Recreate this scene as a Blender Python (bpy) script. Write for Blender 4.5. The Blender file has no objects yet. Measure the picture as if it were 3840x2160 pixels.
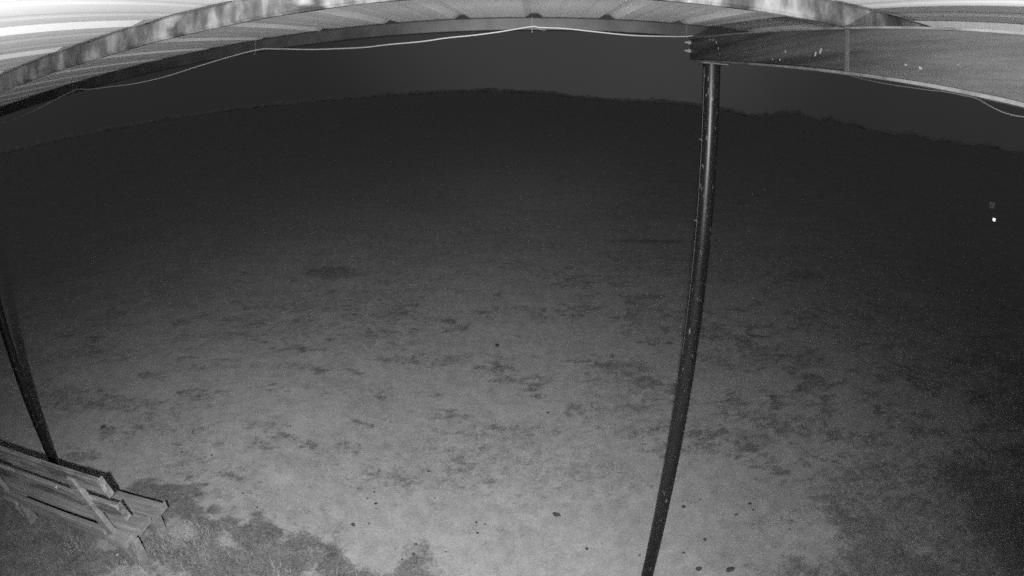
import bpy, math, random
import numpy as np
from mathutils import Vector, Matrix, noise as mnoise

random.seed(7)
rng = np.random.default_rng(7)
C = bpy.context.scene.collection
SC = bpy.context.scene
H = 2.65                                   # height of the lens above the yard

# ------------------------------------------------------------------ camera
cam_d = bpy.data.cameras.new('camera')
cam_d.type = 'PANO'                        # wide security lens: straight things bow outwards
cam_d.panorama_type = 'FISHEYE_LENS_POLYNOMIAL'
cam_d.sensor_fit = 'HORIZONTAL'
cam_d.sensor_width = 36.0
cam_d.fisheye_fov = math.radians(179)
cam_d.fisheye_polynomial_k0 = 0.0
cam_d.fisheye_polynomial_k1 = -(3840.0 / 36.0) / 2014.87
cam_d.fisheye_polynomial_k2 = 0.0
cam_d.fisheye_polynomial_k3 = 0.0
cam_d.fisheye_polynomial_k4 = 0.0
cam_d.clip_start = 0.01
cam_d.clip_end = 3000
cam = bpy.data.objects.new('camera', cam_d)
C.objects.link(cam)
F = Vector((-0.04413787, 0.94153026, -0.33402486))
R = Vector((0.9989789, 0.04482345, -0.00565876))
U = Vector((-0.00964425, 0.33393355, 0.94254728))
cam.matrix_world = Matrix(((R.x, U.x, -F.x, 0), (R.y, U.y, -F.y, 0), (R.z, U.z, -F.z, H), (0, 0, 0, 1)))
SC.camera = cam

# ------------------------------------------------------------------ colour management, sampling
SC.view_settings.view_transform = 'Standard'
SC.view_settings.look = 'None'
SC.view_settings.exposure = 0.0
SC.view_settings.gamma = 1.0
SC.cycles.use_adaptive_sampling = True; SC.cycles.adaptive_threshold = 0.05; SC.cycles.adaptive_min_samples = 12
SC.cycles.use_denoising = False            # a little sensor-like grain stays
SC.cycles.caustics_reflective = False; SC.cycles.caustics_refractive = False
SC.cycles.sample_clamp_indirect = 0.35
SC.cycles.max_bounces = 5

# ------------------------------------------------------------------ world: night sky
w = bpy.data.worlds.new('World'); SC.world = w; w.use_nodes = True
nt = w.node_tree; nt.nodes.clear()
def N(nt, t, **kw):
    n = nt.nodes.new(t)
    for k, v in kw.items(): setattr(n, k, v)
    return n
tc = N(nt, 'ShaderNodeTexCoord')
sep = N(nt, 'ShaderNodeSeparateXYZ'); nt.links.new(tc.outputs['Generated'], sep.inputs[0])
# base by elevation
mr = N(nt, 'ShaderNodeMapRange'); mr.inputs['From Min'].default_value = 0.0; mr.inputs['From Max'].default_value = 0.9
mr.inputs['To Min'].default_value = 0.0195
mr.inputs['To Max'].default_value = 0.045
nt.links.new(sep.outputs['Z'], mr.inputs['Value'])
# glow of a far town beyond the ridge, straight ahead
dot = N(nt, 'ShaderNodeVectorMath', operation='DOT_PRODUCT')
ga, ge = math.radians(4.0), math.radians(15.0)
dot.inputs[1].default_value = (math.sin(ga) * math.cos(ge), math.cos(ga) * math.cos(ge), math.sin(ge))
nt.links.new(tc.outputs['Generated'], dot.inputs[0])
gl = N(nt, 'ShaderNodeMapRange', interpolation_type='SMOOTHERSTEP')
gl.inputs['From Min'].default_value = math.cos(math.radians(31)); gl.inputs['From Max'].default_value = 1.0
gl.inputs['To Min'].default_value = 0.0; gl.inputs['To Max'].default_value = 0.021
nt.links.new(dot.outputs['Value'], gl.inputs['Value'])
add = N(nt, 'ShaderNodeMath', operation='ADD')
nt.links.new(mr.outputs[0], add.inputs[0]); nt.links.new(gl.outputs[0], add.inputs[1])
ea = N(nt, 'ShaderNodeMapRange', interpolation_type='SMOOTHSTEP')      # sky a little paler towards the right
ea.inputs['From Min'].default_value = -0.35; ea.inputs['From Max'].default_value = 0.6; ea.inputs['To Max'].default_value = 0.0065
nt.links.new(sep.outputs['X'], ea.inputs['Value'])
sn = N(nt, 'ShaderNodeTexNoise'); sn.inputs['Scale'].default_value = 2.2; sn.inputs['Detail'].default_value = 3
nt.links.new(tc.outputs['Generated'], sn.inputs['Vector'])
sm = N(nt, 'ShaderNodeMapRange'); sm.inputs['From Min'].default_value = 0.3; sm.inputs['From Max'].default_value = 0.7; sm.inputs['To Min'].default_value = 0.92; sm.inputs['To Max'].default_value = 1.08
nt.links.new(sn.outputs[0], sm.inputs['Value'])
ad2 = N(nt, 'ShaderNodeMath', operation='ADD'); nt.links.new(add.outputs[0], ad2.inputs[0]); nt.links.new(ea.outputs[0], ad2.inputs[1])
ml = N(nt, 'ShaderNodeMath', operation='MULTIPLY'); nt.links.new(ad2.outputs[0], ml.inputs[0]); nt.links.new(sm.outputs[0], ml.inputs[1])
bg = N(nt, 'ShaderNodeBackground'); nt.links.new(ml.outputs[0], bg.inputs['Color'])
bg.inputs['Strength'].default_value = 1.0
wo = N(nt, 'ShaderNodeOutputWorld'); nt.links.new(bg.outputs[0], wo.inputs[0])

# ------------------------------------------------------------------ infrared lamps of the security camera, and one added roof fill
def spot(name, power, pitch_deg, yaw_deg, size_deg, blend, radius=0.02, loc=(-0.05, -0.17, H)):
    l = bpy.data.lights.new(name, 'SPOT'); l.energy = power; l.spot_size = math.radians(size_deg)
    l.spot_blend = blend; l.shadow_soft_size = radius
    o = bpy.data.objects.new(name, l); C.objects.link(o); o.location = loc
    a, e = math.radians(yaw_deg), math.radians(pitch_deg)
    d = Vector((math.sin(a) * math.cos(e), math.cos(a) * math.cos(e), math.sin(e)))
    o.rotation_euler = d.to_track_quat('-Z', 'Y').to_euler()
    return o
spot('infrared_lamp_wide', 270, -52, -4, 124, 1.0)
spot('infrared_lamp_narrow', 230, 0.5, 0, 34, 1.0)
spot('infrared_lamp_side', 180, -38, -30, 96, 1.0)
spot('infrared_lamp_upper', 122, 40, 8, 140, 1.0)
spot('roof_fill_low', 150, 52, -4, 150, 1.0, loc=(-0.05, -0.17, H - 0.35))  # added fill below the lens, brightens the roof underside

# ------------------------------------------------------------------ helpers
def tag(o, label=None, cat=None, group=None, kind=None):
    if label: o['label'] = label
    if cat: o['category'] = cat
    if group: o['group'] = group
    if kind: o['kind'] = kind
    return o
def thing(name, label, cat, loc=(0, 0, 0), rotz=0, group=None):
    o = bpy.data.objects.new(name, None); C.objects.link(o); o.location = loc; o.rotation_euler = (0, 0, rotz)
    o.empty_display_size = 0.1
    return tag(o, label, cat, group)
def mesh_obj(name, verts, faces, mat, parent=None, smooth=False):
    me = bpy.data.meshes.new(name); me.from_pydata([tuple(v) for v in verts], [], faces); me.update()
    if smooth: me.polygons.foreach_set('use_smooth', [True] * len(me.polygons))
    if mat: me.materials.append(mat)
    o = bpy.data.objects.new(name, me); C.objects.link(o)
    if parent: o.parent = parent
    return o
class MB:
    def __init__(s): s.v = []; s.f = []
    def add(s, vs, fs):
        b = len(s.v); s.v += [tuple(v) for v in vs]; s.f += [tuple(i + b for i in f) for f in fs]; return s
    def hexa(s, p):      # 8 corners: bottom 4 ccw, top 4 ccw
        return s.add(p, [(0, 3, 2, 1), (4, 5, 6, 7), (0, 1, 5, 4), (1, 2, 6, 5), (2, 3, 7, 6), (3, 0, 4, 7)])
    def box(s, x0, x1, y0, y1, z0, z1):
        return s.hexa([(x0, y0, z0), (x1, y0, z0), (x1, y1, z0), (x0, y1, z0), (x0, y0, z1), (x1, y0, z1), (x1, y1, z1), (x0, y1, z1)])
    def beam(s, a, b, wx, wy):       # board between two points, section wx (x) by wy (y)
        a, b = Vector(a), Vector(b); q = []
        for c in (a, b):
            q += [(c.x - wx / 2, c.y - wy / 2, c.z), (c.x + wx / 2, c.y - wy / 2, c.z), (c.x + wx / 2, c.y + wy / 2, c.z), (c.x - wx / 2, c.y + wy / 2, c.z)]
        return s.hexa(q)
    def tube(s, pts, r, n=8, caps=True):
        pts = [Vector(p) for p in pts]; rings = []; up = Vector((0, 0, 1))
        for i, p in enumerate(pts):
            t = (pts[min(i + 1, len(pts) - 1)] - pts[max(i - 1, 0)]).normalized()
            a = t.cross(up)
            if a.length < 1e-3: a = t.cross(Vector((0, 1, 0)))
            a.normalize(); bb = t.cross(a); rr = r[i] if hasattr(r, '__len__') else r
            rings.append([p + a * math.cos(2 * math.pi * k / n) * rr + bb * math.sin(2 * math.pi * k / n) * rr for k in range(n)])
        vs = [v for q in rings for v in q]; fs = []
        for i in range(len(pts) - 1):
            for k in range(n):
                fs.append((i * n + k, i * n + (k + 1) % n, (i + 1) * n + (k + 1) % n, (i + 1) * n + k))
        if caps: fs += [tuple(range(n))[::-1], tuple(range((len(pts) - 1) * n, len(pts) * n))]
        return s.add(vs, fs)
    def build(s, name, mat, parent=None, bevel=0, smooth=False):
        o = mesh_obj(name, s.v, s.f, mat, parent, smooth)
        if bevel:
            m = o.modifiers.new('bevel', 'BEVEL'); m.width = bevel; m.segments = 2; m.limit_method = 'ANGLE'
        return o

# ------------------------------------------------------------------ materials (monochrome: the picture is infrared)
def mat(name, base=0.3, rough=0.6, spec=0.5, metal=0.0, diff_rough=0.0):
    m = bpy.data.materials.new(name); m.use_nodes = True; b = m.node_tree.nodes['Principled BSDF']
    b.inputs['Base Color'].default_value = (base, base, base, 1); b.inputs['Roughness'].default_value = rough
    b.inputs['Specular IOR Level'].default_value = spec; b.inputs['Metallic'].default_value = metal
    b.inputs['Diffuse Roughness'].default_value = diff_rough
    return m, m.node_tree, b
def noise_node(nt, scale, detail=4, rough=0.55, vec=None, stretch=None):
    n = N(nt, 'ShaderNodeTexNoise'); n.inputs['Scale'].default_value = scale; n.inputs['Detail'].default_value = detail
    n.inputs['Roughness'].default_value = rough
    if stretch:
        t = N(nt, 'ShaderNodeTexCoord'); mp = N(nt, 'ShaderNodeMapping'); mp.inputs['Scale'].default_value = stretch
        nt.links.new(t.outputs['Object'], mp.inputs[0]); nt.links.new(mp.outputs[0], n.inputs['Vector'])
    elif vec: nt.links.new(vec, n.inputs['Vector'])
    return n
def ramp(nt, src, stops):
    r = N(nt, 'ShaderNodeValToRGB'); nt.links.new(src, r.inputs[0]); e = r.color_ramp.elements
    while len(e) < len(stops): e.new(0.5)
    for k, (p, v) in enumerate(stops): e[k].position = p; e[k].color = (v, v, v, 1)
    return r
def mixc(nt, a, b, fac, mode='MIX'):
    m = N(nt, 'ShaderNodeMix', data_type='RGBA', blend_type=mode)
    for s, x in ((0, fac), (6, a), (7, b)):
        if isinstance(x, (int, float)): m.inputs[s].default_value = x if s == 0 else (x, x, x, 1)
        else: nt.links.new(x, m.inputs[s])
    return m.outputs[2]
def bump(nt, b, h, strength=0.3, dist=0.01):
    n = N(nt, 'ShaderNodeBump'); n.inputs['Strength'].default_value = strength; n.inputs['Distance'].default_value = dist
    nt.links.new(h, n.inputs['Height']); nt.links.new(n.outputs[0], b.inputs['Normal'])

# ground
M_ground, nt, b = mat('ground_soil', 0.35, 1.0, 0.1, 0, 1.0)
at = N(nt, 'ShaderNodeAttribute', attribute_name='tone')
gt = N(nt, 'ShaderNodeTexCoord')
n1 = noise_node(nt, 9, 6, 0.65, gt.outputs['Object']); n2 = noise_node(nt, 55, 5, 0.7, gt.outputs['Object']); n3 = noise_node(nt, 2.3, 5, 0.6, gt.outputs['Object'])
n4 = noise_node(nt, 190, 3, 0.7, gt.outputs['Object'])
# ragged, speckled edges between bare soil and low growth
def madd(a_, m_, c_):
    q_ = N(nt, 'ShaderNodeMath', operation='MULTIPLY_ADD'); nt.links.new(a_, q_.inputs[0]); q_.inputs[1].default_value = m_
    if isinstance(c_, float): q_.inputs[2].default_value = c_
    else: nt.links.new(c_, q_.inputs[2])
    return q_.outputs[0]
nA = noise_node(nt, 11, 9, 0.72, gt.outputs['Object']); nB = noise_node(nt, 42, 6, 0.75, gt.outputs['Object'])
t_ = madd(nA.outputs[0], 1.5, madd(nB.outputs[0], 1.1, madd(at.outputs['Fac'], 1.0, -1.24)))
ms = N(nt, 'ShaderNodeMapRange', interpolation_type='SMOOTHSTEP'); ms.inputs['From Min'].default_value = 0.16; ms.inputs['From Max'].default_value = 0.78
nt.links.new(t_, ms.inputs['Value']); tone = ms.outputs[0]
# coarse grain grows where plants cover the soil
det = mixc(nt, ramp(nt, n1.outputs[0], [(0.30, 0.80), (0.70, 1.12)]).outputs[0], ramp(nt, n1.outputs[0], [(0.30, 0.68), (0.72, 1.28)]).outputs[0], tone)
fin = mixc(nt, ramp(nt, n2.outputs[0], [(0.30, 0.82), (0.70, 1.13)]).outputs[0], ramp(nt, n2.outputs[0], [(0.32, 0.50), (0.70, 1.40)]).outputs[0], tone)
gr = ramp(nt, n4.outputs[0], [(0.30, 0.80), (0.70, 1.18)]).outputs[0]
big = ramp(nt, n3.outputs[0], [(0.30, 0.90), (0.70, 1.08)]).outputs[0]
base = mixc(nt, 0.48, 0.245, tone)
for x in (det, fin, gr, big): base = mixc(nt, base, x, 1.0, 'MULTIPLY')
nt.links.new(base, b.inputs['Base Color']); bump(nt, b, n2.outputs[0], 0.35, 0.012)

def simple_noise_mat(name, lo, hi, scale, rough=0.6, spec=0.4, stretch=None, detail=5, bs=0.0, bd=0.005, pos=(0.35, 0.65), metal=0.0):
    m, nt, b = mat(name, lo, rough, spec, metal)
    n = noise_node(nt, scale, detail, 0.6, stretch=stretch or (1, 1, 1))
    nt.links.new(ramp(nt, n.outputs[0], [(pos[0], lo), (pos[1], hi)]).outputs[0], b.inputs['Base Color'])
    if bs: bump(nt, b, n.outputs[0], bs, bd)
    return m, nt, b
M_roof, nt, b = simple_noise_mat('roof_sheet_paint', 0.66, 0.74, 1.4, 0.8, 0.12, (3, 0.25, 1))
M_purlin_out, nt, b = mat('grey_purlin', 0.2, 0.55, 0.4)
na = noise_node(nt, 1, 5, 0.6, stretch=(9, 9, 9)); nb = noise_node(nt, 1, 4, 0.6, stretch=(26, 26, 40))
c = mixc(nt, ramp(nt, na.outputs[0], [(0.32, 0.028), (0.68, 0.064)]).outputs[0], 0.12, ramp(nt, nb.outputs[0], [(0.70, 0.0), (0.80, 0.5)]).outputs[0])
nt.links.new(c, b.inputs['Base Color'])
M_purlin_in, nt, b = mat('mottled_galvanised_purlin', 0.4, 0.45, 0.6)
na = noise_node(nt, 1, 4, 0.6, stretch=(10, 6, 5)); nb = noise_node(nt, 1, 4, 0.7, stretch=(30, 20, 6)); nc = noise_node(nt, 1, 3, 0.5, stretch=(7, 9, 12))
c = ramp(nt, na.outputs[0], [(0.40, 0.036), (0.50, 0.085), (0.60, 0.20)]).outputs[0]
c = mixc(nt, c, ramp(nt, nb.outputs[0], [(0.35, 0.7), (0.65, 1.3)]).outputs[0], 1.0, 'MULTIPLY')
c = mixc(nt, c, 0.38, ramp(nt, nc.outputs[0], [(0.60, 0.0), (0.70, 0.8)]).outputs[0])
nt.links.new(c, b.inputs['Base Color']); bump(nt, b, na.outputs[0], 0.3, 0.01)
M_girder, nt, b = mat('dark_steel_girder', 0.2, 0.5, 0.45)
na = noise_node(nt, 1, 6, 0.65, stretch=(10, 1.2, 30)); nb = noise_node(nt, 1, 4, 0.5, stretch=(4, 2.0, 3))
c = mixc(nt, ramp(nt, na.outputs[0], [(0.34, 0.024), (0.66, 0.070)]).outputs[0], ramp(nt, nb.outputs[0], [(0.35, 0.92), (0.7, 1.30)]).outputs[0], 1.0, 'MULTIPLY')
nt.links.new(c, b.inputs['Base Color'])
M_weld, _, _ = mat('bare_weld_steel', 0.075, 0.5, 0.6)
M_flange, _, _ = simple_noise_mat('worn_flange_steel', 0.09, 0.2, 14, 0.5, 0.5)
M_bolt, _, _ = mat('zinc_bolt', 0.35, 0.4, 0.6)
M_chip, _, _ = mat('bare_paint_chip', 0.20, 0.6, 0.4)
M_pipe, nt, b = mat('dark_painted_pipe', 0.05, 0.34, 0.55)
na = noise_node(nt, 1, 3, 0.5, stretch=(60, 60, 22)); nb = noise_node(nt, 1, 3, 0.6, stretch=(14, 14, 1.2))
c = mixc(nt, ramp(nt, nb.outputs[0], [(0.3, 0.012), (0.7, 0.022)]).outputs[0], 0.35, ramp(nt, na.outputs[0], [(0.66, 0.0), (0.74, 0.7)]).outputs[0])
nt.links.new(c, b.inputs['Base Color'])
nt.links.new(ramp(nt, nb.outputs[0], [(0.3, 0.34), (0.7, 0.52)]).outputs[0], b.inputs['Roughness'])
M_wood, nt, b = mat('weathered_wood', 0.25, 0.85, 0.2)
na = noise_node(nt, 1, 6, 0.65, stretch=(1.6, 30, 30)); nb = noise_node(nt, 1, 4, 0.6, stretch=(3.2, 14, 14))
c = mixc(nt, ramp(nt, na.outputs[0], [(0.32, 0.26), (0.68, 0.66)]).outputs[0], ramp(nt, nb.outputs[0], [(0.38, 0.50), (0.58, 1.15)]).outputs[0], 1.0, 'MULTIPLY')
nt.links.new(c, b.inputs['Base Color']); bump(nt, b, na.outputs[0], 0.4, 0.004)
M_seatwood, nt, b = mat('worn_seat_wood', 0.25, 0.85, 0.2)
na = noise_node(nt, 1, 6, 0.65, stretch=(1.6, 30, 30)); nb = noise_node(nt, 1, 4, 0.6, stretch=(4, 9, 9))
c = mixc(nt, ramp(nt, na.outputs[0], [(0.32, 0.34), (0.68, 0.58)]).outputs[0], ramp(nt, nb.outputs[0], [(0.38, 0.85), (0.6, 1.1)]).outputs[0], 1.0, 'MULTIPLY')
nt.links.new(c, b.inputs['Base Color']); bump(nt, b, na.outputs[0], 0.4, 0.004)
M_wire, _, _ = mat('white_cord', 0.38, 0.6, 0.4)
M_wire_dull, _, _ = mat('dull_cable', 0.07, 0.6, 0.4)
M_tie, _, _ = mat('grey_tie', 0.15, 0.6, 0.4)
M_clod, _, _ = simple_noise_mat('dark_clod', 0.08, 0.18, 40, 1.0, 0.1)
M_pebble, _, _ = mat('white_pebble', 0.8, 0.8, 0.2)
M_straw, _, _ = mat('dry_straw', 0.5, 0.8, 0.2)
M_leaf, nt, b = mat('low_weeds', 0.3, 0.9, 0.15)
oi = noise_node(nt, 1, 2, 0.5, stretch=(14, 14, 14)); nt.links.new(ramp(nt, oi.outputs[0], [(0.3, 0.14), (0.7, 0.36)]).outputs[0], b.inputs['Base Color'])
M_tree, nt, b = simple_noise_mat('far_tree_foliage', 0.38, 0.56, 0.2, 0.9, 0.1)
tl = N(nt, 'ShaderNodeBsdfTranslucent'); tl.inputs['Color'].default_value = (0.42, 0.42, 0.42, 1)   # leaves pass infrared
ad = N(nt, 'ShaderNodeAddShader'); nt.links.new(b.outputs[0], ad.inputs[0]); nt.links.new(tl.outputs[0], ad.inputs[1])
nt.links.new(ad.outputs[0], nt.nodes['Material Output'].inputs['Surface'])
M_hill, _, _ = simple_noise_mat('grassy_rise', 0.40, 0.50, 0.05, 1.0, 0.1)
M_moth, _, _ = mat('pale_moth_wing', 0.95, 0.8, 0.3)
M_moth2, _, _ = mat('grey_moth_wing', 0.15, 0.8, 0.3)
M_mothb, _, _ = mat('moth_body_fur', 0.8, 0.9, 0.1)

# ------------------------------------------------------------------ ground
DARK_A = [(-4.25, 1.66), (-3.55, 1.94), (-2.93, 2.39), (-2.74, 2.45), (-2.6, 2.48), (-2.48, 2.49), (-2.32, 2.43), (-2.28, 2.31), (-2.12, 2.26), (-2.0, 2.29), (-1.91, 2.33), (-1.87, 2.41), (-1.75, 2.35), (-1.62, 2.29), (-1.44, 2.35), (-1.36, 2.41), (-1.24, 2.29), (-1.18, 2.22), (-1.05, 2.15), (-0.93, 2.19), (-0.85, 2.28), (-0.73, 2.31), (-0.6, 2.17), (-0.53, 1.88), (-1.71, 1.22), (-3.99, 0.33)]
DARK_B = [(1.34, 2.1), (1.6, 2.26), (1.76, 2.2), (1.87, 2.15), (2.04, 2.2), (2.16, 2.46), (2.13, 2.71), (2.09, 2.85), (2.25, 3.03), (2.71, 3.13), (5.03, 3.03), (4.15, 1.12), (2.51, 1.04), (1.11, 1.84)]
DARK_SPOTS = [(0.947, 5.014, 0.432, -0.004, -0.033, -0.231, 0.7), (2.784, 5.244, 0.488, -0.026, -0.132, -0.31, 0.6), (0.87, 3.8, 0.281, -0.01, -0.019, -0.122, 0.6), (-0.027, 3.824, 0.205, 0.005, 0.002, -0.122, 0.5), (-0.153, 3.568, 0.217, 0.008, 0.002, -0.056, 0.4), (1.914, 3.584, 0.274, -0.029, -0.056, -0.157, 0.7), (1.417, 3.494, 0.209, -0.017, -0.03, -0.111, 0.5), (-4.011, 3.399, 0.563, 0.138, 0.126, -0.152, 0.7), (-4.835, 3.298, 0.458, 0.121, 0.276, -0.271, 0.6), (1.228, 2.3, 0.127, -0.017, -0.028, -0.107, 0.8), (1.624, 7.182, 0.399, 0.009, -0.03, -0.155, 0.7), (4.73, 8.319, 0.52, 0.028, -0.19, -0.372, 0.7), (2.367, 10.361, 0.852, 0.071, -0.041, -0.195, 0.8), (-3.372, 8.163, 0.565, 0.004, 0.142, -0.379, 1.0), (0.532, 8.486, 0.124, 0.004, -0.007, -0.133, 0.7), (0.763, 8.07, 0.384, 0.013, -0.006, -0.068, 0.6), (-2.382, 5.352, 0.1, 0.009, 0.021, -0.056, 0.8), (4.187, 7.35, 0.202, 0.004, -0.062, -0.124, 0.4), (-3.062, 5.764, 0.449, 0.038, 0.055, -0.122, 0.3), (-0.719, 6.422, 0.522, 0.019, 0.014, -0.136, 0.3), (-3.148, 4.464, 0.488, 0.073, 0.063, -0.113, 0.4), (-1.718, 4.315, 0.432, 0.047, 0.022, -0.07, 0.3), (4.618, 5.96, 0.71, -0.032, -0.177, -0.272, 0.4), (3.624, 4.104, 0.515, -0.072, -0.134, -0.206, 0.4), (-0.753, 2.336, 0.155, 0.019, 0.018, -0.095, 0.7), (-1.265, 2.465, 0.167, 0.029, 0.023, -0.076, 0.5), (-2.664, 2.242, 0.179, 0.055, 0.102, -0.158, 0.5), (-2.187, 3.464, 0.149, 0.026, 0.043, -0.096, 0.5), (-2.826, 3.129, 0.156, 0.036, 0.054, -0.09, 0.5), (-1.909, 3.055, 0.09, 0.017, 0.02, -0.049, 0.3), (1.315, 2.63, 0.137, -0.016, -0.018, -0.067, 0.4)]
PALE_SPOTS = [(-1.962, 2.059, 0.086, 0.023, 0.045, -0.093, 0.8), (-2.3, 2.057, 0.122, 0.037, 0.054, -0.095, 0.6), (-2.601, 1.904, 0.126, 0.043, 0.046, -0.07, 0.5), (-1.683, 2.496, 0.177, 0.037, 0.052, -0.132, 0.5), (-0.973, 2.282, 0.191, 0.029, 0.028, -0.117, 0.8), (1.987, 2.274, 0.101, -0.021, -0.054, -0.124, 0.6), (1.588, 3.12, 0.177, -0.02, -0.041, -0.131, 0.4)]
CLODS = [(-3.869, 2.971, 0.061), (0.171, 2.778, 0.05), (1.087, 2.824, 0.04), (1.233, 2.897, 0.018), (1.601, 2.8, 0.029), (1.604, 2.731, 0.023), (1.461, 2.7, 0.026), (1.861, 2.564, 0.023), (1.817, 2.489, 0.022), (0.358, 2.442, 0.027), (1.265, 2.181, 0.058), (1.061, 2.215, 0.043), (1.163, 2.473, 0.03), (0.99, 2.365, 0.022), (0.696, 2.37, 0.022), (0.123, 4.112, 0.029), (1.513, 3.158, 0.015), (2.019, 3.797, 0.02), (-0.802, 3.217, 0.023), (-1.164, 2.921, 0.02), (-1.199, 2.846, 0.018), (-1.12, 2.8, 0.024), (-1.104, 2.746, 0.016), (-0.702, 2.914, 0.016), (-1.298, 2.937, 0.014), (-1.117, 2.589, 0.017), (-1.222, 2.551, 0.035), (-1.267, 2.237, 0.037), (-0.75, 2.426, 0.025), (-0.877, 2.367, 0.015), (-0.549, 2.385, 0.016), (-0.818, 2.282, 0.018), (-0.75, 2.337, 0.025), (-0.38, 2.682, 0.021), (-0.318, 2.667, 0.019), (-0.36, 2.576, 0.022), (-2.038, 2.529, 0.019), (-2.045, 2.958, 0.011), (-1.502, 2.424, 0.01), (-1.424, 2.626, 0.01), (-2.864, 3.128, 0.02), (-2.035, 3.441, 0.019), (-1.888, 2.445, 0.018), (-2.504, 2.872, 0.021), (-2.797, 2.845, 0.024), (-0.428, 5.491, 0.085), (0.554, 2.65, 0.011), (0.463, 2.486, 0.011), (0.075, 2.301, 0.009), (0.58, 2.245, 0.009)]
def hash2(ix, iy, s):
    h = (ix.astype(np.int64) * 374761393 + iy.astype(np.int64) * 668265263 + s * 974711) & 0x7fffffff
    h = ((h ^ (h >> 13)) * 1274126177) & 0x7fffffff
    return ((h ^ (h >> 16)) & 0xffff) / 65535.0
def vnoise(x, y, s=0):
    ix, iy = np.floor(x), np.floor(y); fx, fy = x - ix, y - iy
    fx = fx * fx * (3 - 2 * fx); fy = fy * fy * (3 - 2 * fy)
    a, b_, c_, d = hash2(ix, iy, s), hash2(ix + 1, iy, s), hash2(ix, iy + 1, s), hash2(ix + 1, iy + 1, s)
    return (a * (1 - fx) + b_ * fx) * (1 - fy) + (c_ * (1 - fx) + d * fx) * fy
def fbm(x, y, f, oct=5, s=0, g=0.55):
    v = 0; a = 1; t = 0
    for o in range(oct):
        v = v + a * vnoise(x * f, y * f, s + o); t += a; a *= g; f *= 2.03
    return v / t
def sstep(a, b_, x):
    t = np.clip((x - a) / (b_ - a), 0, 1); return t * t * (3 - 2 * t)
prof = [(-75, 1.3), (-60, 1.25), (-45, 1.35), (-31, 1.5), (-22, 1.5), (-14, 1.6), (-6, 1.75), (-0.3, 1.5), (5, 1.0), (9, 0.75), (13.6, 0.85), (19, 0.66), (22.3, 0.12), (24.5, 0.38),
        (25.6, 0.9), (27.4, 0.88), (28.7, 0.6), (29.6, 0.43), (30.7, 0.79), (31.8, 0.52), (33.2, 0.6), (34.7, 0.2), (36.2, 0.2), (37.6, 0.1), (39.2, 0.56), (40.5, 0.35),
        (41.6, 0.19), (43.5, 0.51), (45, 0.44), (46.8, 0.66), (48.6, 0.72), (49.3, 0.54), (51, 0.85), (60, 1.0), (75, 1.2)]
pa = [p[0] for p in prof]; pe = [p[1] for p in prof]
def gz(x, y):
    x = np.asarray(x, float); y = np.asarray(y, float)
    z = 0.21 * sstep(-1.1, -2.3, x) * (1 - sstep(3.2, 7.5, y))
    r = np.hypot(x, y)
    z = z + (fbm(x, y, 0.7, 3, 11) - 0.5) * 0.05 * sstep(2.5, 6, r) + (fbm(x, y, 0.05, 3, 19) - 0.5) * 0.8 * sstep(25, 90, r)
    z = z + (fbm(x, y, 4.0, 3, 5) - 0.5) * 0.018
    az = np.degrees(np.arctan2(x, np.maximum(y, 1e-3)))                  # the yard ends in a low rise
    top = H + 190 * np.tan(np.radians(np.interp(az, pa, pe) - 0.30))
    k = sstep(70, 190, r) * (y > 0)
    z = z * (1 - k) + top * k
    return z
def poly_sdf(x, y, P):
    d = np.full(x.shape, 1e9); ins = np.zeros(x.shape, bool); n = len(P)
    for i in range(n):
        x0, y0 = P[i]; x1, y1 = P[(i + 1) % n]; ex, ey = x1 - x0, y1 - y0
        t = np.clip(((x - x0) * ex + (y - y0) * ey) / (ex * ex + ey * ey + 1e-12), 0, 1)
        d = np.minimum(d, np.hypot(x - x0 - t * ex, y - y0 - t * ey))
        c_ = ((y0 > y) != (y1 > y)) & (x < (x1 - x0) * (y - y0) / (y1 - y0 + 1e-12) + x0); ins ^= c_
    return np.where(ins, -d, d)
def blob(x, y, B, wob):
    cx, cy, ax, ay, bx, by, wgt = B; det = ax * by - ay * bx
    u = ((x - cx) * by - (y - cy) * bx) / det; v = ((y - cy) * ax - (x - cx) * ay) / det
    q = np.sqrt(u * u + v * v) + wob
    return wgt * sstep(1.25, 0.55, q)
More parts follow.
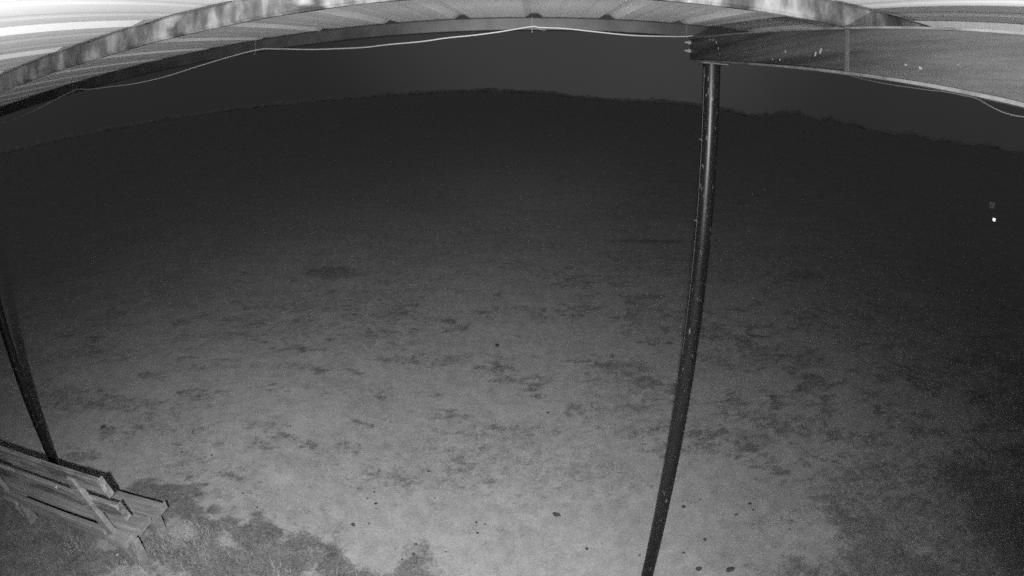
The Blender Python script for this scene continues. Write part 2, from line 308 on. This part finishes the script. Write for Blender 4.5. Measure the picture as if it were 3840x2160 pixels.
def tone_at(x, y):
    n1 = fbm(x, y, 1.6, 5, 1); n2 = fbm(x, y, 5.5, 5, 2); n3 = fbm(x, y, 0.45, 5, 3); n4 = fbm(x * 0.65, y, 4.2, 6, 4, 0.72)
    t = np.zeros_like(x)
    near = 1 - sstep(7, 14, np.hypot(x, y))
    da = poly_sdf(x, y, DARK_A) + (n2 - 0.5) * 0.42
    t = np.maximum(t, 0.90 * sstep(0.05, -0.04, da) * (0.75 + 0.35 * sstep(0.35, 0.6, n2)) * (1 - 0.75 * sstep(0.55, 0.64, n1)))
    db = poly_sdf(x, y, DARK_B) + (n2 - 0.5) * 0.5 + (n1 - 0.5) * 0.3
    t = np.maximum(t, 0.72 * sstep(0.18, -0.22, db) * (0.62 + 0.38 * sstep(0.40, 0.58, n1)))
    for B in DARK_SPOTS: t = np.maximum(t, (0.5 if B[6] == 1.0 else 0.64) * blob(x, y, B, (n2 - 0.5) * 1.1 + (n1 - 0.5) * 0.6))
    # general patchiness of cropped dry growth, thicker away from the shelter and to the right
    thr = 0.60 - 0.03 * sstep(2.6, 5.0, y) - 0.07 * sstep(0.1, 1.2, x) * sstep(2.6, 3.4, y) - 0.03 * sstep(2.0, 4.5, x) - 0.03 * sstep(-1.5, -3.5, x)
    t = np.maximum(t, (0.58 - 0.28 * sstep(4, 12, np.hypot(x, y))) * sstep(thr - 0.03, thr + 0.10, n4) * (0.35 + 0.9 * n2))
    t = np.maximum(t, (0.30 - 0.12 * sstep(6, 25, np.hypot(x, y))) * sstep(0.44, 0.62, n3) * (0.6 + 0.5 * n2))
    pale = sstep(3.3, 2.6, y) * sstep(-1.9, -1.2, x) * sstep(1.9, 1.2, x)      # paler, less speckled ground in the near middle
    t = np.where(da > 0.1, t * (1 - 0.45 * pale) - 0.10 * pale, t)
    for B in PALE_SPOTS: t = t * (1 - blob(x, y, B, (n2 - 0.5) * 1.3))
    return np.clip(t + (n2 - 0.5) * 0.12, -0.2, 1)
nx, ny = 760, 620
tx = np.linspace(-1, 1, nx); xs = 1.6 * np.sinh(6.6 * tx) - 0.3
t0 = -math.asinh(8.0 / 1.6) / 6.6
ty = np.linspace(t0, 1, ny); ys = 1.6 * np.sinh(6.6 * ty) + 2.6
X, Y = np.meshgrid(xs, ys); x = X.ravel(); y = Y.ravel()
z = gz(x, y)
me = bpy.data.meshes.new('ground'); me.vertices.add(len(x))
me.vertices.foreach_set('co', np.stack([x, y, z], 1).astype(np.float32).ravel())
i = np.arange(nx - 1)[None, :] + nx * np.arange(ny - 1)[:, None]; i = i.ravel()
q = np.stack([i, i + 1, i + 1 + nx, i + nx], 1)
me.loops.add(q.size); me.loops.foreach_set('vertex_index', q.ravel().astype(np.int32))
me.polygons.add(len(q)); me.polygons.foreach_set('loop_start', (np.arange(len(q)) * 4).astype(np.int32))
me.update(calc_edges=True); me.polygons.foreach_set('use_smooth', np.ones(len(q), bool))
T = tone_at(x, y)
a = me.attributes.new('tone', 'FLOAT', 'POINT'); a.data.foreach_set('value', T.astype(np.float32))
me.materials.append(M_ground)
ground = bpy.data.objects.new('ground', me); C.objects.link(ground); ground['kind'] = 'structure'
def g1(x_, y_): return float(gz(np.array([x_]), np.array([y_]))[0])

# ------------------------------------------------------------------ far ridge of trees
vs, fs = [], []
for k in range(3200):
    az = rng.uniform(-75, 75); row = k % 2
    D = rng.uniform(176, 192) if row else rng.uniform(190, 206)
    top = H + D * math.tan(math.radians(float(np.interp(az, pa, pe)) - 0.02)) * 1.0 + rng.normal(0, 0.30) + 0.9 * mnoise.noise(Vector((az * 0.35, row * 5, 0)))
    cx, cy = D * math.sin(math.radians(az)), D * math.cos(math.radians(az)); zb = g1(cx, cy)
    wdt = rng.uniform(0.7, 1.7); ht = max(top - zb, 0.8)
    m = 34
    for j in range(m):
        u = rng.uniform(0, 1) ** 0.7; ang = rng.uniform(0, 6.283); rad = wdt * math.sqrt(max(0.03, 1 - (2 * abs(u - 0.45)) ** 2)) * rng.uniform(0.2, 1)
        p = np.array([cx + rad * math.cos(ang), cy + rad * math.sin(ang), zb + ht * (0.02 + 0.93 * u)])
        s = rng.uniform(0.14, 0.42); d1 = rng.normal(size=3); d1 /= np.linalg.norm(d1); d2 = np.cross(d1, rng.normal(size=3)); d2 /= np.linalg.norm(d2)
        b0 = len(vs); vs += [p + d1 * s, p + d2 * s * 0.8, p - d1 * s, p - d2 * s * 0.8]; fs.append((b0, b0 + 1, b0 + 2, b0 + 3))
tr = mesh_obj('distant_woods', vs, fs, M_tree); tr['kind'] = 'stuff'
tag(tr, 'dark ragged line of far trees along the horizon beyond the yard', 'woods')
# ------------------------------------------------------------------ metal canopy
canopy = thing('metal_canopy', 'open metal shelter with ribbed roof sheets, purlins, side girder and pipe posts', 'canopy', (0, 0, 0))
SL = 0.08239; YO = 2.26974; YI = 1.04784
zt_o, zb_o = H + 0.37239, H + 0.32041
def roofz(y_): return zt_o + 0.004 + SL * (y_ - YO)
# ribbed sheets: one profile across x, straight along y
def profile():
    pts = []; pitch = 0.305; x0 = -0.00727
    k = math.floor((-9.0 - x0) / pitch)
    while x0 + k * pitch < 6.2:
        c_ = x0 + k * pitch
        pts += [(c_ - 0.038, 0), (c_ - 0.015, 0.0195), (c_ + 0.015, 0.0195), (c_ + 0.038, 0)]
        for m_ in (0.30, 0.42, 0.58, 0.70) if False else (0.34, 0.66):
            q_ = c_ + pitch * m_
            pts += [(q_ - 0.018, 0), (q_ - 0.006, 0.0014), (q_ + 0.006, 0.0014), (q_ + 0.018, 0)]
        k += 1
    return pts
pp = profile(); ysr = [-1.6, YO + 0.06]
vs, fs = [], []
n = len(pp)
for dz in (0.0, 0.0012):
    for yy in ysr:
        for (px, pz) in pp: vs.append((px, yy, roofz(yy) + pz + dz))
for k in range(n - 1):
    fs.append((k, k + 1, n + k + 1, n + k)); fs.append((2 * n + k, 3 * n + k, 3 * n + k + 1, 2 * n + k + 1))
    fs.append((n + k, n + k + 1, 3 * n + k + 1, 3 * n + k))
    fs.append((k, 2 * n + k, 2 * n + k + 1, k + 1))
mesh_obj('roof_panel', vs, fs, M_roof, canopy)
# purlins
zi = SL * (YI - YO)
MB().box(-9, 4.6, YO, YO + 0.05, zb_o, zt_o).build('purlin', M_purlin_out, canopy, 0.003)
pin = MB(); seg = 90
# the near one is a bowed, dented cee with a rolled lower lip
xs_ = np.linspace(-9, 4.6, 260); vs, fs = [], []
sec = [(0.0, 0.010), (-0.004, 0.0), (0.0, -0.004), (0.004, 0.0), (0.0, 0.0)]
prf = [(0.0, zb_o + zi + 0.006), (0.006, zb_o + zi), (0.018, zb_o + zi), (0.018, zt_o + zi), (0.006, zt_o + zi), (0.0, zt_o + zi - 0.006)]
for xx in xs_:
    w1 = (mnoise.noise(Vector((xx * 6, 0, 1))) * 0.0035)
    for (py, pz) in prf: vs.append((xx, YI + py + w1, pz + (mnoise.noise(Vector((xx * 5, 3, pz * 9))) * 0.0020 if pz < zb_o + zi + 0.02 else 0)))
m_ = len(prf)
for k in range(len(xs_) - 1):
    for j in range(m_): fs.append((k * m_ + j, k * m_ + (j + 1) % m_, (k + 1) * m_ + (j + 1) % m_, (k + 1) * m_ + j))
fs += [tuple(range(m_)), tuple(range((len(xs_) - 1) * m_, len(xs_) * m_))[::-1]]
o = mesh_obj('purlin', vs, fs, M_purlin_in, canopy); o['label'] = 'mottled purlin with pale streaks, nearer the lens'
# girder (I section, slopes with the roof)
XG = 0.66161; y_end = 2.325; y_near = -1.5
gtz = lambda yy: H + 0.32041 - 0.003 + SL * (yy - YO)
gbz = lambda yy: H + 0.21409 + SL * (yy - YO)
def slab(x0, x1, y0, y1, f0, f1): # bottom f0(y), top f1(y)
    return [(x0, y0, f0(y0)), (x1, y0, f0(y0)), (x1, y1, f0(y1)), (x0, y1, f0(y1)), (x0, y0, f1(y0)), (x1, y0, f1(y0)), (x1, y1, f1(y1)), (x0, y1, f1(y1))]
g = MB(); YS = 1.045
g.hexa(slab(XG + 0.002, XG + 0.010, YS, y_end, lambda v: gbz(v) + 0.004, lambda v: gtz(v) - 0.004))
g.hexa(slab(XG - 0.003, XG + 0.010, y_near, YS - 0.001, lambda v: gbz(v) + 0.001, lambda v: gtz(v) - 0.004))
gd = g.build('girder', M_girder, canopy)
MB().hexa(slab(XG - 0.010, XG + 0.05, y_near, y_end, lambda v: gtz(v) - 0.004, gtz)).build('top_flange', M_flange, gd)
MB().hexa(slab(XG - 0.006, XG + 0.05, y_near, y_end, gbz, lambda v: gbz(v) + 0.006)).build('bottom_flange', M_flange, gd)
MB().hexa(slab(XG - 0.004, XG + 0.002, YS - 0.008, YS + 0.008, lambda v: gbz(v) + 0.006, lambda v: gtz(v) - 0.004)).build('splice_weld', M_weld, gd)
for zz in (2.556 + .395, 2.519 + .395):
    bm_ = MB(); cx_ = XG - 0.006
    bm_.tube([(cx_ + 0.008, 2.318, zz), (cx_ - 0.004, 2.318, zz)], 0.0085, 6)
    bm_.tube([(cx_ - 0.004, 2.318, zz), (cx_ - 0.018, 2.318, zz)], 0.0045, 8)
    bm_.build('bolt', M_bolt, gd)
chips = [(2.039, 2.539, 4, 9), (2.003, 2.535, 4, 12), (1.964, 2.522, 4, 14), (1.939, 2.497, 4, 10), (1.405, 2.419, 3, 8), (1.370, 2.440, 5, 10), (1.199, 2.422, 5, 15), (1.173, 2.428, 7, 17),
         (1.055, 2.411, 4, 16), (0.832, 2.384, 5, 7), (0.788, 2.378, 7, 10), (0.686, 2.383, 2, 3), (0.594, 2.336, 3, 4), (1.454, 2.423, 2, 6)]
for k, (cy, cz, a_, b_) in enumerate(chips):
    cz += .395; xx = XG + (0.002 if cy > YS else -0.003)
    ang = 0.25 if cy > 1.1 else (0.9 if cy < 0.9 else 0.1)
    if abs(cy - 1.19) < 0.03: ang = -0.5
    ps = []
    for t_ in range(10):
        th = t_ / 10 * 6.283; u_, v_ = a_ / 2700 * math.cos(th), b_ / 2400 * math.sin(th)
        ps.append((u_ * math.cos(ang) - v_ * math.sin(ang), u_ * math.sin(ang) + v_ * math.cos(ang)))
    v0 = [(xx - 0.0025, cy - p_[0], cz + p_[1]) for p_ in ps] + [(xx + 0.0005, cy - p_[0], cz + p_[1]) for p_ in ps]
    f0 = [tuple(range(10))] + [(t_, (t_ + 1) % 10, 10 + (t_ + 1) % 10, 10 + t_) for t_ in range(10)]
    mesh_obj('paint_chip', v0, f0, M_chip, gd)
# posts
def post(x_, y_, r_, top, label):
    zb_ = g1(x_, y_) - 0.15
    o = MB().tube([(x_, y_, zb_), (x_, y_, (zb_ + top) / 2), (x_, y_, top)], r_, 40, caps=False).build('post', M_pipe, canopy, smooth=True)
    o['label'] = label
    return o
pr = post(0.71161, 2.16588, 0.0368, gbz(2.166) - 0.001, 'dark pipe post carrying the girder end')
pl = post(-3.67857, 2.16588, 0.0368, gbz(2.166) - 0.001, 'dark pipe post behind the wooden bench')
# girder above the left post, outside the picture, keeps the roof carried
MB().hexa(slab(-3.71, -3.65, y_near, y_end, gbz, gtz)).build('girder', M_girder, canopy)
for (dx, dz_, l_) in ((-0.012, -0.07, .020), (-0.010, -0.12, .026), (0.010, -0.105, .03), (0.014, -0.13, .03), (-0.011, -0.31, .02), (-0.006, -0.315, .022), (0.016, -0.27, .015)):
    yy = 2.16588 - math.sqrt(0.0368 ** 2 - dx * dx); zz = gbz(2.166) + dz_
    MB().tube([(0.70 + dx, yy, zz + l_ / 2), (0.70 + dx * 1.2, yy, zz - l_ / 2)], 0.0016, 6).build('paint_chip', M_chip, pr)

# ------------------------------------------------------------------ cords
YW = YO - 0.012
wpts = [(-4.6, 2.545), (-4.2, 2.55), (-3.8, 2.575), (-3.344, 2.531), (-3.133, 2.527), (-2.938, 2.537), (-2.689, 2.566), (-2.535, 2.582), (-2.478, 2.586), (-2.379, 2.567), (-2.186, 2.549), (-2.033, 2.536), (-1.89, 2.534), (-1.764, 2.538), (-1.585, 2.554), (-1.264, 2.581), (-1.152, 2.572), (-0.98, 2.548), (-0.832, 2.536), (-0.724, 2.531), (-0.622, 2.534), (-0.479, 2.537), (-0.367, 2.547), (-0.256, 2.554), (-0.148, 2.566), (-0.018, 2.587), (0.015, 2.583), (0.113, 2.58), (0.221, 2.571), (0.342, 2.563), (0.443, 2.562), (0.612, 2.572), (0.655, 2.580)]
def catmull(P_, n_=6):
    P_ = [Vector(p) for p in P_]; out = []
    for i_ in range(len(P_) - 1):
        p0, p1, p2, p3 = P_[max(i_ - 1, 0)], P_[i_], P_[i_ + 1], P_[min(i_ + 2, len(P_) - 1)]
        for k_ in range(n_):
            t = k_ / n_; out.append(0.5 * ((2 * p1) + (p2 - p0) * t + (2 * p0 - 5 * p1 + 4 * p2 - p3) * t * t + (3 * p1 - p0 - 3 * p2 + p3) * t ** 3))
    out.append(P_[-1]); return out
o = MB().tube(catmull([(a_, YW, b_ + .395) for a_, b_ in wpts], 5), 0.0030, 8).build('hanging_cord', M_wire, smooth=True)
tag(o, 'white cord sagging in swags along the outer purlin under the roof edge', 'cord')
def edge(z_, o_=0.0): return (0.71161 - 0.0368 * 0.95 - 0.0015 - o_ + 0.002 * mnoise.noise(Vector((0, 0, z_ * 2.1))), 2.16588 - 0.0368 * 0.31 - 0.002, z_)
zs_ = [gbz(2.166) - 0.02 - k_ * 0.06 for k_ in range(22)]
m_ = MB().tube([edge(z_) for z_ in zs_], 0.0011, 6)
for zk in (2.535, 2.195):
    e_ = edge(zk); m_.tube([(e_[0] - 0.014, e_[1] - 0.002, zk + 0.001), (e_[0] - 0.004, e_[1], zk), (e_[0] + 0.002, e_[1] - 0.002, zk - 0.007)], [0.001, 0.0035, 0.002], 6)
tag(m_.build('post_string', M_tie), 'thin string with two knots hanging down the left edge of the right post', 'string')
w2 = [(1.18, 2.392), (1.083, 2.373), (0.963, 2.356), (0.87, 2.347), (0.77, 2.341), (0.73, 2.340), (0.684, 2.336), (0.65, 2.333), (0.603, 2.32), (0.574, 2.315), (0.54, 2.314), (0.48, 2.318), (0.40, 2.312)]
o = MB().tube(catmull([(XG + 0.004, a_, b_ + .395) for a_, b_ in w2], 5), 0.0011, 8).build('girder_cable', M_wire_dull, smooth=True)
tag(o, 'thin dull cable drooping just below the girder on the right', 'cable')
for k, (tx_, lab) in enumerate([(-2.535, 'leftmost cable tie holding the cord to the dark end of the outer purlin'), (-1.264, 'cable tie left of centre where the cord rises to the purlin'),
                              (-0.018, 'cable tie with a frayed tail under the middle roof rib'), (0.632, 'cable tie at the purlin end beside the girder')]):
    m_ = MB(); r_ = 0.0022 if k < 3 else 0.0016
    m_.tube([(tx_, YO - 0.003, zb_o - 0.006), (tx_ - 0.001, YO - 0.0035, zt_o - 0.012), (tx_ + 0.0015, YO - 0.003, zt_o + 0.001)], r_, 6)
    m_.tube([(tx_, YO - 0.003, zb_o - 0.006), (tx_, YW - 0.005, zb_o - 0.008), (tx_ + 0.002, YW - 0.004, zb_o - 0.016 if k < 3 else zb_o - 0.006)], r_, 6)
    if k == 2: m_.tube([(tx_, YO - 0.006, zb_o + 0.018), (tx_ + 0.012, YW, zb_o + 0.008), (tx_ + 0.035, YW - 0.002, zb_o - 0.001), (tx_ + 0.055, YW - 0.001, zb_o - 0.003)], [.0035, .004, .003, .002], 6)
    tag(m_.build('cable_tie', M_tie), lab, 'cable tie', 'ties along the cord')

# ------------------------------------------------------------------ wooden bench
bench = thing('wooden_bench', 'weathered plank bench seen from behind, standing by the left pipe post', 'bench', (0, 0, 0))
def plank(name, x0, x1, y0, y1, z0, z1, m_, parent=bench, lean=0.0, chop=0.0, bev=0.006):
    # subdivided along x, slightly warped, rounded ends
    nseg = 24; vs, fs = [], []; sd = random.uniform(0, 50)
    for k in range(nseg + 1):
        u_ = k / nseg; xx = x0 + (x1 - x0) * u_
        wy = mnoise.noise(Vector((xx * 1.1, sd, 0))) * 0.006; wz = mnoise.noise(Vector((xx * 1.1, sd, 7))) * 0.005
        if u_ == 0: wy = wz = wy
        for (yy, zz) in ((y0, z0), (y1, z0), (y1 + 0, z1), (y0 + 0, z1)):
            sh = lean * (zz - z0)
            vs.append((xx, yy - sh + wy, zz + wz))
    for k in range(nseg):
        b0 = k * 4
        for j in range(4): fs.append((b0 + j, b0 + (j + 1) % 4, b0 + 4 + (j + 1) % 4, b0 + 4 + j))
    fs += [(0, 1, 2, 3)[::1], tuple(nseg * 4 + j for j in (3, 2, 1, 0))]
    o = mesh_obj(name, vs, fs, m_, parent)
    md = o.modifiers.new('bevel', 'BEVEL'); md.width = bev; md.segments = 3; md.limit_method = 'ANGLE'; md.angle_limit = math.radians(50)
    return o
SZ = 0.48
plank('seat_plank', -3.95, -2.30, 1.865, 2.005, SZ - 0.04, SZ, M_seatwood, bev=0.010)
plank('seat_plank', -3.95, -2.33, 1.712, 1.850, SZ - 0.04, SZ, M_seatwood, bev=0.010)
o = plank('backrest_plank', -3.95, -2.262, 1.560, 1.598, 0.870, 1.000, M_wood, lean=0.24, bev=0.008); 
o.data.transform(Matrix.Translation((0, 0.024, 0)))
o = plank('backrest_plank', -3.95, -2.282, 1.612, 1.650, 0.645, 0.768, M_wood, lean=0.24, bev=0.008)
o.data.transform(Matrix.Translation((0, 0.028, 0)))
plank('rear_rail', -3.95, -2.582, 1.632, 1.672, SZ - 0.085, SZ - 0.002, M_seatwood)
for sx, lab in ((0.0, 0), (-1.21, 1)):
    # flat cross support, two legs, brace and back upright at each end
    MB().box(-2.56 + sx, -2.388 + sx, 1.603, 1.99, SZ - 0.082, SZ - 0.041).build('cross_support', M_seatwood, bench, 0.006)
    zg = g1(-2.4 + sx, 1.68)
    MB().beam((-2.398 + sx, 1.682, zg - 0.1), (-2.398 + sx, 1.682, SZ - 0.083), 0.050, 0.086).build('leg', M_seatwood, bench, 0.004)
    MB().beam((-2.398 + sx, 1.945, zg - 0.1), (-2.398 + sx, 1.945, SZ - 0.083), 0.050, 0.086).build('leg', M_seatwood, bench, 0.004)
    MB().beam((-2.478 + sx, 1.69, zg - 0.05), (-2.448 + sx, 1.628, SZ - 0.083), 0.038, 0.045).build('brace', M_seatwood, bench, 0.004)
    MB().beam((-2.562 + sx, 1.678, SZ - 0.06), (-2.548 + sx, 1.562, 0.955), 0.080, 0.044).build('upright', M_seatwood, bench, 0.004)

for sx in (0.0, -1.21):
    for zz, dy in ((0.90, 0.0), (0.965, 0.0), (0.685, 0.0), (0.735, 0.0)):
        yu = 1.678 - (zz - 0.42) / 0.535 * 0.116 - 0.0225
        MB().tube([(-2.55 + sx + random.uniform(-.015, .015), yu + 0.002, zz), (-2.55 + sx, yu - 0.003, zz)], 0.006, 8).build('nail_head', M_weld, bench)
MB().box(0.655, 0.765, 2.11, 2.222, gbz(2.166) - 0.009, gbz(2.166) - 0.0045).build('cap_plate', M_flange, pr)
# ------------------------------------------------------------------ clods, pebbles
def lump(seed, flat=0.5):
    me_ = bpy.data.meshes.new('clod'); import bmesh
    bm = bmesh.new(); bmesh.ops.create_icosphere(bm, subdivisions=2, radius=1.0)
    for v in bm.verts:
        k = 1 + 0.55 * mnoise.noise(v.co * 1.3 + Vector((seed * 7.1, 0, 0))) + 0.25 * mnoise.noise(v.co * 3.2 + Vector((0, seed * 3.3, 0)))
        v.co *= k; v.co.z *= flat
    bm.to_mesh(me_); bm.free(); return me_
lumps = []
for k in range(6):
    m_ = lump(k); m_.materials.append(M_clod); lumps.append(m_)
labels = ['dark clod lying alone beyond the bench end, near the foot of the left post', 'largest ragged dark clod on the pale ground left of the right post',
          'dark clod just right of the right post, on pale ground', 'tiny crumb up and to the right of the clod beside the right post',
          'dark clod well right of the right post, farther of a close pair', 'nearer clod of the close pair well right of the right post',
          'oval clod midway between the right post and the close pair', 'upper of two small clods at the pale rim on the right', 'lower of two small clods at the pale rim on the right',
          'round clod near the bottom edge, left of the right post', 'biggest dark clod at the bottom edge right of the right post', 'dark clod at the bottom edge, just left of the biggest one there',
          'clod at the top of the speckled patch right of the right post', 'clod touching the right side of the right post near the bottom edge', 'clod touching the left side of the right post near the bottom edge',
          'lone crumb in mid yard, left of the middle of the right post', 'tiny crumb on open ground above the clods right of the right post', 'farthest tiny crumb, high up to the right of the right post',
          'small clod alone below the centre, beside a faint dark smudge', 'top crumb of the short chain left of the centre line', 'second crumb down the short chain left of the centre line',
          'third crumb down the short chain left of the centre line', 'bottom tiny crumb of the short chain left of the centre line', 'lone crumb right of the short chain, below the centre',
          'tiny crumb just left of the top of the short chain', 'small clod just below the short chain of crumbs', 'broad clod at the upper rim of the weedy patch, left of the chain',
          'dark clod inside the weedy patch at the bottom edge', 'dark clod by the long straws at the bottom edge', 'small crumb left of the clod by the long straws',
          'round crumb alone right of the long straws, near the bottom edge', 'crumb at the tip of the weeds below the long straws', 'flat clod lying under the long straws',
          'left crumb of three beneath the centre, left of the largest ragged clod', 'middle crumb of three beneath the centre', 'lowest crumb of three beneath the centre, above a twig-like smudge',
          'crumb on the pale ground right of the bench, above the weeds', 'pinpoint crumb in the pale ground far right of the bench', 'pinpoint crumb in the round pale hollow between the weeds',
          'pinpoint crumb just above the broad clod by the weeds', 'crumb beyond and right of the bench end, in a dark streak', 'crumb far above the weeds, in the streaky ground left of centre',
          'crumb at the tip of the weedy tongue right of the bench', 'crumb above the weedy tongue right of the bench', 'crumb nearest to the bench end, up to its right',
          'broad low dark clod far out in the middle of the yard', 'pinpoint crumb left of the right post, level with the ragged clod', 'pinpoint crumb left of the right post, above the round clod',
          'pinpoint crumb at the bottom edge below the ragged clod', 'pinpoint crumb at the bottom edge, left of the foot of the right post']
for k, (cx, cy, d) in enumerate(CLODS):
    o = bpy.data.objects.new('dirt_clod', lumps[k % 6]); C.objects.link(o)
    d = min(d, 0.062); o.location = (cx, cy, g1(cx, cy) + d * 0.10); s = d * 0.44
    o.scale = (s * random.uniform(.9, 1.25), s * random.uniform(.75, 1.05), s * random.uniform(.8, 1.1)); o.rotation_euler = (0, 0, random.uniform(0, 6.28))
    tag(o, labels[k], 'clod', 'clods scattered over the yard')
pm = lump(9, 0.8); pm.materials.append(M_pebble)
for (px, py, pz, s, lab) in ((-2.62, 1.66, None, 0.011, 'white pebble on the weedy ground just below the bench'), (-2.86, 1.617, 0.760, 0.010, 'small white pebble lying on top of the lower backrest plank')):
    o = bpy.data.objects.new('white_pebble', pm); C.objects.link(o); o.location = (px, py, (g1(px, py) + 0.006) if pz is None else pz); o.scale = (s, s, s)
    tag(o, lab, 'pebble')

# ------------------------------------------------------------------ low weeds and straw
n_try = 90000
bx = rng.uniform(-5.2, 5.0, n_try); by = rng.uniform(0.9, 6.0, n_try)
tn = tone_at(bx, by); keep = rng.uniform(0, 1, n_try) < np.clip((tn - 0.45) * 1.6, 0, 1) * np.where(by < 3.2, 1, 0.5)
bx, by = bx[keep], by[keep]; bz = gz(bx, by)
nb_ = len(bx); hgt = rng.uniform(0.008, 0.030, nb_); an = rng.uniform(0, 6.283, nb_); wd = rng.uniform(0.0015, 0.0045, nb_); le = rng.uniform(0.2, 1.3, nb_); la = rng.uniform(0, 6.283, nb_)
v = np.zeros((nb_, 3, 3))
v[:, 0] = np.stack([bx - np.cos(an) * wd, by - np.sin(an) * wd, bz - 0.002], 1); v[:, 1] = np.stack([bx + np.cos(an) * wd, by + np.sin(an) * wd, bz - 0.002], 1)
v[:, 2] = np.stack([bx + np.cos(la) * hgt * le, by + np.sin(la) * hgt * le, bz + hgt], 1)
f = np.arange(nb_ * 3).reshape(-1, 3)
me = bpy.data.meshes.new('weeds'); me.from_pydata(v.reshape(-1, 3).tolist(), [], f.tolist()); me.materials.append(M_leaf)
o = bpy.data.objects.new('weeds', me); C.objects.link(o)
tag(o, 'low coarse weeds covering the darker patches of the yard', 'weeds', kind='stuff')
# taller pale grass round the bench feet and by the bottom edge
m_ = MB()
tuf = [(-2.40, 1.74, 150, 0.09), (-2.50, 1.62, 110, 0.09), (-2.28, 1.85, 160, 0.10), (-3.61, 1.72, 120, 0.10), (-3.45, 1.80, 80, 0.08), (-3.0, 1.62, 160, 0.12), (-2.2, 2.0, 120, 0.10), (-2.05, 1.9, 120, 0.13), (-1.55, 1.95, 60, 0.08), (-1.2, 2.02, 60, 0.10), (2.35, 2.5, 60, 0.2), (2.3, 2.9, 60, 0.2), (3.0, 2.8, 60, 0.3)]
for (cx, cy, n_, sp) in tuf:
    for k in range(n_):
        x_, y_ = cx + random.gauss(0, sp), cy + random.gauss(0, sp * 0.7); z_ = g1(x_, y_); h_ = random.uniform(0.015, 0.055); a_ = random.uniform(0, 6.28); l_ = random.uniform(0.5, 1.8) * h_
        w_ = random.uniform(0.0010, 0.0022); c_, s_ = math.cos(a_ + 1.57) * w_, math.sin(a_ + 1.57) * w_
        p1 = (x_ + math.cos(a_) * l_ * .4, y_ + math.sin(a_) * l_ * .4, z_ + h_ * .6); p2 = (x_ + math.cos(a_) * l_, y_ + math.sin(a_) * l_, z_ + h_)
        m_.add([(x_ - c_, y_ - s_, z_), (x_ + c_, y_ + s_, z_), (p1[0] + c_, p1[1] + s_, p1[2]), (p1[0] - c_, p1[1] - s_, p1[2]), p2], [(0, 1, 2, 3), (3, 2, 4)])
o = m_.build('dry_grass', M_straw); tag(o, 'thin pale dry grass around the bench feet and weedy patches', 'grass', kind='stuff')
m_ = MB()
st = [(-0.30, 2.02, 0.26, 0.08), (-0.42, 1.98, 0.10, 1.2), (-0.6, 1.93, 0.2, 0.15), (-0.02, 1.90, 0.18, 0.2), (-1.15, 2.1, 0.13, 0.6), (-1.45, 2.0, 0.2, 0.5), (-0.75, 2.12, 0.14, -0.5), (-0.9, 2.55, 0.05, .1), (0.35, 2.15, 0.1, 0.05), (-1.62, 2.12, 0.13, 0.4), (-1.35, 2.18, 0.12, 0.9)]
for k in range(170): st.append((random.uniform(-2.4, 2.6), random.uniform(1.6, 3.4), random.uniform(0.02, 0.07), random.uniform(-0.9, 0.9)))
for (x_, y_, l_, a_) in st:
    pts = [(x_ + math.cos(a_) * l_ * t, y_ + math.sin(a_) * l_ * t, g1(x_ + math.cos(a_) * l_ * t, y_ + math.sin(a_) * l_ * t) + 0.004 + 0.006 * math.sin(3.1 * t)) for t in (0, .33, .66, 1)]
    m_.tube(pts, [0.0010, 0.0012, 0.0010, 0.0006], 4)
o = m_.build('fallen_straw', M_straw); tag(o, 'loose pale straws lying flat on the ground near the bottom edge', 'straw', kind='stuff')

# ------------------------------------------------------------------ moths caught by the infrared light
def moth(dirv, dist, size, mw, mbody, label, roll):
    p = Vector(dirv).normalized() * dist + Vector((0, 0, H))
    t = thing('moth', label, 'moth', p, 0, 'moths flying at the right'); t.rotation_euler = (Vector(dirv) * -1 + Vector((0.25 * roll, 0, 0.3))).to_track_quat('Z', 'Y').to_euler()
    pts = [(0, -0.45, 0), (0, -0.2, 0), (0, 0.05, 0), (0, 0.25, 0), (0, 0.38, 0)]
    MB().tube([Vector(q_) * size for q_ in pts], [size * r_ for r_ in (.03, .09, .12, .10, .04)], 10).build('body', mbody, t, smooth=True)
    for sgn in (-1, 1):
        out = [(0.04, .2), (.16, .36), (.30, .30), (.36, .10), (.36, -.12), (.32, -.34), (.20, -.46), (.03, -.30)]
        vs = [(sgn * a_ * size, b_ * size, a_ * 0.35 * size) for a_, b_ in out] + [(sgn * a_ * size, b_ * size, (a_ * 0.35 - 0.03) * size) for a_, b_ in out]
        n_ = len(out); fs = [tuple(range(n_)), tuple(range(n_, 2 * n_))[::-1]] + [(k, (k + 1) % n_, n_ + (k + 1) % n_, n_ + k) for k in range(n_)]
        mesh_obj('wing', vs, fs, mw, t)
moth((0.75024, 0.65261, -0.10600), 1.1, 0.0085, M_moth, M_mothb, 'small bright white moth in the dark air at the far right', 0.7)
moth((0.7465, 0.66012, -0.08356), 2.3, 0.034, M_moth2, M_moth2, 'faint grey moth hovering just above the bright white one', 0.9)
